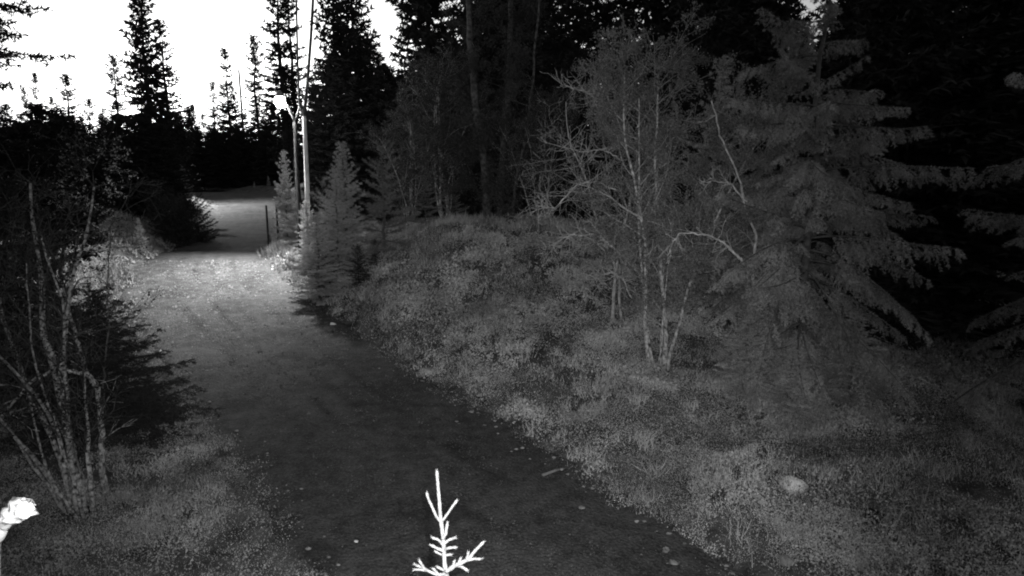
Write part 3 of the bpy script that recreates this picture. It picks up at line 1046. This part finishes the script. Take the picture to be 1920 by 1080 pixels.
# ------------------------------------------------------------------ big spruces on the right
r5 = np.random.default_rng(61)
BIG = spruce(r5, 8.5, 1.9, 185, .13, 165, .045, .0095, .085, droop=.72, up=.2, sub_len=.44, inner=.22, profile=.5, needle_mat='needles_big', trunk_mat='bark_dark', hang=.9, irr=1.4, tag_name='big_spruce')
x, Y = px_x(1500, 9.2, .4), 9.2
tree_from(BIG, 'spruce_tree', 'big spruce with drooping boughs lit grey on the right bank', 'tree', (x, Y, tz(x, Y) - .05), .4, (.72, .72, .76), None, (.03, -.05))
x, Y = px_x(1440, 10.9, .4), 10.9
tree_from(BIG, 'spruce_tree', 'spruce close behind the left side of the big drooping spruce', 'tree', (x, Y, tz(x, Y) - .05), 3.3, (.5, .5, .6))
for px, Y, sx, sz_, lab in [(1395, 9.3, .75, .42, 'bushy low spruce at the left foot of the big drooping spruce'), (1480, 8.4, .7, .30, 'knee high spruce in front of the big drooping spruce'), (1590, 8.9, .8, .40, 'bushy low spruce at the right foot of the big drooping spruce')]:
    x = px_x(px, Y, .4)
    tree_from(YOUNG[0], 'young_spruce', lab, 'tree', (x, Y, tz(x, Y) - .04), px * .01, (sx, sx, sz_))
x, Y = px_x(1640, 11.6, .4), 11.6
tree_from(WALL[1], 'spruce_tree', 'near-black spruce right behind the big drooping spruce', 'tree', (x, Y, tz(x, Y) - .05), 1.7, (.75, .75, .5))
x, Y = px_x(2080, 7.6, .4), 7.6
tree_from(BIG, 'spruce_tree', 'spruce at the right edge with a few boughs reaching into view', 'tree', (x, Y, tz(x, Y) - .05), 2.4, (.85, .85, .8))
x, Y = px_x(1790, 11.5, .4), 11.5
tree_from(FAR[0], 'spruce_tree', 'dark spruce between the big drooping spruce and the right edge', 'tree', (x, Y, tz(x, Y) - .05), 4.1, (1.2, 1.2, .42))
x, Y = px_x(1330, 13.5, .6), 13.5
tree_from(YOUNG[0], 'young_spruce', 'dim young spruce filling the gap behind the leafy birch', 'tree', (x, Y, tz(x, Y) - .05), 1.0, (1.3, 1.3, 1.5))

# ------------------------------------------------------------------ left foreground: bare birch clump, dark low spruce, sapling
r6 = np.random.default_rng(71)
b = on_ground(150, 965) - np.array([0, 0, .05])
st = [((-.02, 0, 0), (-.05, .02, 1), 3.3, .042), ((-.08, .05, 0), (-.16, .05, 1), 3.1, .03), ((.04, .02, 0), (.04, .08, 1), 3.4, .036), ((-.12, -.02, 0), (-.25, .0, 1), 2.6, .02), ((.02, -.05, 0), (-.1, -.06, 1), 1.8, .018),
      ((.1, .04, 0), (.10, .10, 1), 1.5, .028), ((-.05, .08, 0), (-.12, .15, 1), 2.9, .024), ((.0, .1, 0), (.0, .05, 1), 2.6, .018), ((-.16, .06, 0), (-.4, .1, 1), 2.2, .016), ((.06, -.04, 0), (.02, .0, 1), 1.2, .02), ((-.1, .0, 0), (-.12, -.02, 1), 2.4, .022)]
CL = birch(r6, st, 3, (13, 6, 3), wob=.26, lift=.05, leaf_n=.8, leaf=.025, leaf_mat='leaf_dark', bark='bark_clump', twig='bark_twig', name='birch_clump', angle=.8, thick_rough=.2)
cl = tree_from(CL, 'birch_clump', 'clump of mossy birch stems from one root in the left foreground', 'tree', tuple(b))
obj('limb', crooked(r6, [(150, 700), (110, 690), (60, 715), (20, 760), (-20, 800)], 6.3, b, .022, .008, 8, .3).mesh('limb', 'bark_dead'), cl)
obj('stem', crooked(r6, [(205, 945), (192, 880), (190, 790), (180, 730), (160, 690), (140, 620), (120, 540)], 6.7, b, .038, .014, 14, .4).mesh('stem', 'bark_clump'), cl)
obj('root', crooked(r6, [(60, 985), (95, 1005), (130, 1022), (165, 1000), (185, 975)], 6.1, b, .03, .02, 5, .12).mesh('root', 'bark_birch'), cl)
LOW = spruce(np.random.default_rng(75), 2.3, 1.25, 110, .02, 110, .05, .011, .09, droop=.35, up=.25, profile=1.15, needle_mat='needles_dark', trunk_mat='bark_old', hang=.3, minl=.15, irr=.4, tag_name='low_spruce')
x, Y = px_x(205, 8.6, .2), 8.6
tree_from(LOW, 'low_spruce', 'low black spruce spreading over the left edge of the trail', 'tree', (x, Y, tz(x, Y) - .03), 1.0, (1.05, 1.05, .80))
x, Y = px_x(60, 9.5, .2), 9.5
tree_from(LOW, 'low_spruce', 'low black spruce behind the birch clump at the left edge', 'tree', (x, Y, tz(x, Y) - .03), 3.0, (1.1, 1.1, 1.35))
x, Y = px_x(140, 7.9, .2), 7.9
tree_from(LOW, 'low_spruce', 'low black spruce right behind the birch clump, between two other low spruces', 'tree', (x, Y, tz(x, Y) - .03), 4.6, (.85, .85, .8))
x, Y = px_x(285, 8.3, .2), 8.3
tree_from(LOW, 'low_spruce', 'smallest low black spruce, closest to the trail on its left edge', 'tree', (x, Y, tz(x, Y) - .03), 5.2, (.55, .55, .38))
b = at(190, 830, 8.0)
b[2] = tz(b[0], b[1]) - .03
sp = thing('sapling', 'thin bare sapling rising between the birch clump and the trail', 'tree', tuple(b))
P = [(192, 770), (195, 700), (203, 620), (200, 540), (205, 470), (210, 410)]
obj('stem', crooked(r6, [(190, 830)] + P, 8.0, b, .014, .004, 14, .35).mesh('sapling', 'bark_dark'), sp)

# ------------------------------------------------------------------ stones, sticks, debris
r7 = np.random.default_rng(81)


def stone_mesh(rng, sx, sy, sz, material, n=9, k=14, taper=.35):
    th = np.linspace(0, math.pi, n)
    ph = np.arange(k) * 2 * math.pi / k
    rad = 1 + rng.normal(0, .10, (n, k))
    ct = np.sign(np.cos(th)) * np.abs(np.cos(th)) ** .8
    V = np.stack([(np.sin(th) ** .8)[:, None] * np.cos(ph) * rad * sx, (np.sin(th) ** .8)[:, None] * np.sin(ph) * rad * sy, ct[:, None] * rad * sz], -1)
    V[..., 1:] *= (1 - taper * V[..., :1] / sx)
    i_ = np.arange(n - 1)[:, None] * k
    j = np.arange(k)[None]
    j2 = (j + 1) % k
    return make_mesh('stone', V.reshape(-1, 3), quads(np.stack([i_ + j, i_ + j2, i_ + k + j2, i_ + k + j], -1).reshape(-1, 4))[:, ::-1], material)


STONES = [(1491, 918, .145, .10, .085, 'stone', False, 'large pale stone lying in the heath on the right'),
          (1641, 972, .10, .08, .05, 'stone_dark', False, 'black stone in the heath right of the large pale one'),
          (1264, 1058, .045, .04, .03, 'stone_grey', True, 'rounded grey stone on the trail edge at the bottom'),
          (1475, 1055, .08, .05, .04, 'stone_grey', False, 'flat grey stone at the lower right by the bottom edge'),
          (1092, 953, .04, .03, .02, 'stone_grey', True, 'small pale stone on the trail beside the heath edge'),
          (836, 860, .035, .02, .012, 'stone', True, 'small pale chip on the trail above the spruce tip'),
          (910, 799, .045, .03, .015, 'stone_grey', True, 'flat grey stone on the trail near the right edge'),
          (670, 1017, .035, .025, .012, 'stone', True, 'pale chip on the trail left of the spruce tip'),
          (305, 662, .06, .05, .04, 'stone', True, 'bright small stone on the left edge of the trail'),
          (885, 773, .035, .03, .02, 'stone_grey', True, 'pebble on the trail margin above the flat grey stone'),
          (1250, 1032, .04, .03, .02, 'stone_grey', True, 'pebble just above the rounded grey stone at the bottom'),
          (1527, 990, .05, .03, .03, 'stone_grey', False, 'grey stone half sunk in the heath below the large pale one'),
          (625, 608, .07, .05, .03, 'stone', True, 'bright stone at the right trail edge below the young spruces')]
for px, py, sx, sy, sz, mt, tr_, lab in STONES:
    p = on_ground(px, py, tr_)
    tag(obj('stone', stone_mesh(r7, sx, sy, sz, mt), None, (p[0], p[1], p[2] + sz * (.45 if not tr_ else .15)), (0, .12, r7.uniform(-.3, .5))), lab, 'stone')
grav = Bag()
for _ in range(130):                                   # loose pebbles along the trail edges
    Y = 5 * (20 / 5) ** r7.random()
    right_ = r7.random() < .7
    x = road_r(Y) - abs(r7.normal(0, .25)) if right_ else road_l(Y) + abs(r7.normal(0, .25))
    s = r7.uniform(.006, .022)
    n, k_ = 5, 7
    th = np.linspace(0, math.pi, n)
    ph = np.arange(k_) * 2 * math.pi / k_
    rad = 1 + r7.normal(0, .15, (n, k_))
    V = np.stack([np.sin(th)[:, None] * np.cos(ph) * rad * s * 1.4, np.sin(th)[:, None] * np.sin(ph) * rad * s, np.cos(th)[:, None] * rad * s * .6], -1).reshape(-1, 3)
    i_ = np.arange(n - 1)[:, None] * k_
    j = np.arange(k_)[None]
    j2 = (j + 1) % k_
    grav.add(V + np.array([x, Y, float(road_z(Y)) + .02]), quads(np.stack([i_ + j, i_ + k_ + j, i_ + k_ + j2, i_ + j2], -1).reshape(-1, 4)))
tag(obj('pebbles', grav.mesh('pebbles', 'stone_grey')), 'loose pebbles scattered along the trail margins', 'pebbles', kind='stuff')

n_ = 42000                                            # grit on the trail surface
Y = 4.6 * (20 / 4.6) ** r7.random(n_)
u = r7.uniform(-1.02, 1.02, n_)
X = (road_r(Y) + road_l(Y)) / 2 + u * (road_r(Y) - road_l(Y)) / 2
keep = fnoise(X, Y, .5, 111) + r7.normal(0, .12, n_) > .42
X, Y, u = X[keep], Y[keep], u[keep]
sz = (np.maximum(.006, .0009 * Y) * r7.lognormal(0, .4, len(X)))[:, None]
C0 = np.stack([X, Y, road_z(Y) + .035 * (1 - u ** 2) + (fnoise(X, Y, .9, 41) - .5) * .045 - .004], 1)
th = r7.uniform(0, 6.28, len(X))[:, None] + np.array([[0, 2.1, 4.2]])
ringp = C0[:, None] + np.stack([np.cos(th), np.sin(th), th * 0], -1) * sz[:, None]
apex = C0 + sz * np.array([0, 0, .9]) + r7.normal(0, .3, C0.shape) * sz * np.array([1, 1, 0])
V = np.concatenate([ringp, apex[:, None]], 1).reshape(-1, 3)
ii = np.arange(len(X))[:, None] * 4
T = np.concatenate([ii + np.array([[0, 1, 3]]), ii + np.array([[1, 2, 3]]), ii + np.array([[2, 0, 3]])])
tag(obj('gravel', make_mesh('gravel', V, T, 'grit')), 'fine loose gravel on the trail surface', 'gravel', kind='stuff')

p = on_ground(1040, 886, True)
q0, q1 = on_ground(1017, 893, True), on_ground(1062, 879, True)
tag(obj('stick', Bag().add(*tube([q0 - p, q0 * .5 + q1 * .5 - p + np.array([0, 0, .01]), q1 - p], [.018, .016, .012], 6)).mesh('stick', 'wood'), None, tuple(p + np.array([0, 0, .012]))), 'flat piece of wood lying on the trail by the heath edge', 'stick')
for pts, mt, lab in [([(1065, 738), (1082, 734), (1100, 738), (1122, 743)], 'bark_dark', 'dark crooked stick lying on the right bank'), ([(943, 612), (944, 598), (955, 591), (982, 587)], 'bark_dead', 'thin pale bent twig sticking out of the mound heath')]:
    p = on_ground(*pts[1])
    Y = p[1] - .05
    tag(obj('stick', crooked(r7, pts, Y, p, .010, .005, 4, .15).mesh('stick', mt), None, (p[0], p[1], p[2] + .12)), lab, 'stick')

# dry grass blades and dead twigs standing out of the heath
nT = 170
Yt = 4.8 * (17 / 4.8) ** r7.random(nT)
Xt = road_r(Yt) + .1 + r7.random(nT) ** 1.3 * np.minimum(7.5, Yt * .78 - road_r(Yt))
rep = r7.integers(14, 46, nT)
bx = np.repeat(Xt, rep) + r7.normal(0, .07, rep.sum())
by = np.repeat(Yt, rep) + r7.normal(0, .07, rep.sum())
root = np.stack([bx, by, terrain(bx, by)], 1)
d = norm(np.array([0, 0, 1.0]) + r7.normal(0, .4, root.shape))
w_ = (np.maximum(.003, .0007 * by))[:, None]
b_ = norm(np.cross(d, r7.normal(size=root.shape))) * w_
hgt = np.repeat(r7.uniform(.12, .34, nT), rep)[:, None] * r7.uniform(.5, 1.1, (len(bx), 1))
mid_ = root + d * hgt * .6
tip = root + norm(d + r7.normal(0, .3, d.shape) - np.array([0, 0, .3])) * hgt
V = np.stack([root - b_, root + b_, mid_, mid_ - b_ * .5, mid_ + b_ * .5, tip], 1).reshape(-1, 3)
tag(obj('dry_grass', make_mesh('dry_grass', V, np.arange(len(V)).reshape(-1, 3), 'straw')), 'thin dry grass blades standing out of the right bank heath', 'grass', kind='stuff')
nW = 120
Yw = 4.8 * (18 / 4.8) ** r7.random(nW)
Xw = road_r(Yw) + r7.random(nW) * np.minimum(8, Yw * .78 - road_r(Yw))
a_ = np.stack([Xw, Yw, terrain(Xw, Yw) + .05 + .12 * r7.random(nW)], 1)
b_ = a_ + norm(r7.normal(size=(nW, 3)) * np.array([1, 1, .35])) * r7.uniform(.06, .28, (nW, 1))
c_ = b_ + norm(r7.normal(size=(nW, 3)) * np.array([1, 1, .5])) * r7.uniform(.05, .2, (nW, 1))
tw = Bag().add(*sticks(a_, b_, np.full(nW, .004), np.full(nW, .003), 4)).add(*sticks(b_, c_, np.full(nW, .003), np.full(nW, .0015), 4))
tag(obj('twig_litter', tw.mesh('twig_litter', 'wood')), 'dead twigs strewn over the right bank heath', 'twigs', kind='stuff')

# pale grass tufts by the marker posts and at the crest edge
for px, py, Y, n_, h_, lab in [(520, 470, 21.0, 900, .5, 'bright tuft of dry grass at the foot of the nearer marker post'), (560, 500, 19.2, 700, .4, 'bright grass tuft on the trail edge under the forked birch'),
                               (545, 470, 21.5, 500, .4, 'pale grass tuft behind the bright one at the marker posts')]:
    x = px_x(px, Y)
    z = tz(x, Y)
    root = np.clip(r7.normal(0, .2, (n_, 3)), -.45, .45) * np.array([1, 1, 0])
    root[:, 2] = terrain(root[:, 0] + x, root[:, 1] + Y) - z
    d = norm(np.array([0, 0, 1.0]) + r7.normal(0, .35, (n_, 3)))
    b_ = norm(np.cross(d, r7.normal(size=(n_, 3)))) * .012
    V = np.stack([root - b_, root + b_, root + d * h_ * r7.uniform(.4, 1, (n_, 1))], 1).reshape(-1, 3)
    tag(obj('grass_tuft', make_mesh('grass_tuft', V, np.arange(n_ * 3).reshape(-1, 3), 'grass'), None, (x, Y, z)), lab, 'grass')

# ------------------------------------------------------------------ the spruce top right in front of the camera
r8 = np.random.default_rng(91)
YF = 1.75
fo = np.array([px_x(833, YF, 2.6), YF, tz(px_x(833, YF, 2.6), YF) - .05])
ft = thing('spruce_sapling', 'white glowing spruce top in the foreground at the bottom of the view', 'tree', tuple(fo))


def shoot(pts, r0, r1, bud=True, yoff=0.0):
    P = path_px(pts, YF + yoff, fo)
    n = len(P)
    q = np.linspace(0, n - 1, max(6, n * 4))
    PP = np.stack([np.interp(q, np.arange(n), P[:, k]) for k in range(3)], 1)
    R_ = np.linspace(r0, r1, len(q)) * (1 + r8.normal(0, .07, len(q)))
    if bud:
        R_[-3:] = r1 * np.array([1.15, 1.3, .6])
    bag = Bag().add(*tube(PP, R_ * .8, 8, r8, .08))
    bag.add(*needles(r8, PP[:-1], PP[1:], 2600, .009, .0016, .45))
    return bag


stem_px = [(838, 1085), (834, 1060), (831, 1010), (826, 970)]
low = np.concatenate([[np.zeros(3)], path_px([(838, 1085)], YF, fo)])
obj('trunk', Bag().add(*tube(low, [.028, .0085], 8)).add(*[np.concatenate(z) for z in ([np.zeros((0, 3))], [np.zeros((0, 3), int)])]).mesh('trunk', 'bark_dark', True), ft)
obj('leader', shoot(stem_px + [(824, 945), (821, 910), (819, 883)], .0085, .0045).mesh('leader', 'frost'), ft)
SH = [([(826, 978), (818, 968), (810, 950), (803, 935), (800, 924)], .005, .004, .0), ([(827, 980), (838, 965), (848, 950), (857, 938)], .0045, .004, .01),
      ([(830, 1010), (836, 1000), (839, 980)], .007, .004, -.01), ([(831, 1022), (822, 1012), (810, 1008)], .005, .004, .0), ([(832, 1020), (842, 1012), (854, 1008)], .005, .004, .0),
      ([(832, 1033), (820, 1028), (808, 1022)], .005, .004, -.02), ([(833, 1030), (844, 1027), (856, 1026)], .005, .004, .0), ([(833, 1042), (824, 1038), (816, 1034)], .004, .0035, .02), ([(833, 1042), (840, 1040), (846, 1040)], .004, .0035, .0),
      ([(836, 1072), (850, 1062), (866, 1055), (880, 1046), (893, 1030), (907, 1016)], .008, .0045, -.03), ([(872, 1052), (888, 1048), (902, 1048)], .0045, .004, -.03), ([(875, 1048), (877, 1042), (878, 1036)], .005, .004, -.04),
      ([(860, 1058), (862, 1050), (864, 1046)], .006, .004, -.03), ([(858, 1060), (868, 1064), (877, 1070)], .006, .0045, -.02), ([(850, 1064), (851, 1056), (852, 1052)], .005, .004, -.02),
      ([(836, 1076), (820, 1078), (806, 1072), (795, 1066), (786, 1050)], .006, .004, .0), ([(800, 1070), (788, 1068), (777, 1068)], .004, .0035, .0), ([(796, 1066), (786, 1062), (777, 1058)], .002, .0015, .0), ([(822, 1078), (816, 1070), (812, 1066)], .005, .004, -.01), ([(834, 1070), (826, 1066), (818, 1062)], .005, .004, .01)]
for pts, r0, r1, yo in SH:
    obj('branch', shoot(pts, r0, r1, yoff=yo).mesh('shoot', 'frost'), ft)
LOWER = spruce(np.random.default_rng(95), 2.15, .55, 36, .08, 220, .022, .004, .07, droop=.2, up=.2, profile=.6, needle_mat='needles', trunk_mat='bark_dark', tag_name='sapling_lower')
obj('crown', LOWER[2][1], ft)

# broken branch end right at the left edge, close to the camera
YB = 1.05
bo = np.array([px_x(-60, YB, 2.4), YB, 0])
bo[2] = tz(bo[0], bo[1]) - .05
br = thing('broken_sapling', 'glaring white broken branch end poking in at the left edge', 'tree', tuple(bo))
P = np.concatenate([[np.zeros(3)], path_px([(-12, 1075), (-10, 1010), (-20, 940), (-60, 880)], YB + .1, bo)])
obj('trunk', Bag().add(*tube(P, [.02, .011, .010, .009, .008], 9, r8, .08)).mesh('trunk', 'bark_birch', True), br)
P = path_px([(-12, 1010), (5, 985), (22, 968), (34, 958), (48, 952), (60, 956)], YB, bo)
obj('branch', Bag().add(*tube(np.stack([np.interp(np.linspace(0, 5, 22), np.arange(6), P[:, k]) for k in range(3)], 1) + r8.normal(0, .0022, (22, 3)), np.interp(np.linspace(0, 5, 22), np.arange(6), [.009, .010, .014, .019, .016, .006]), 12, r8, .2)).mesh('branch_stub', 'snow'), br)
P = path_px([(-14, 1020), (-2, 1004), (5, 995)], YB, bo)
obj('branch', Bag().add(*tube(P, [.008, .009, .006], 8, r8, .15)).mesh('branch_stub_small', 'snow', True), br)
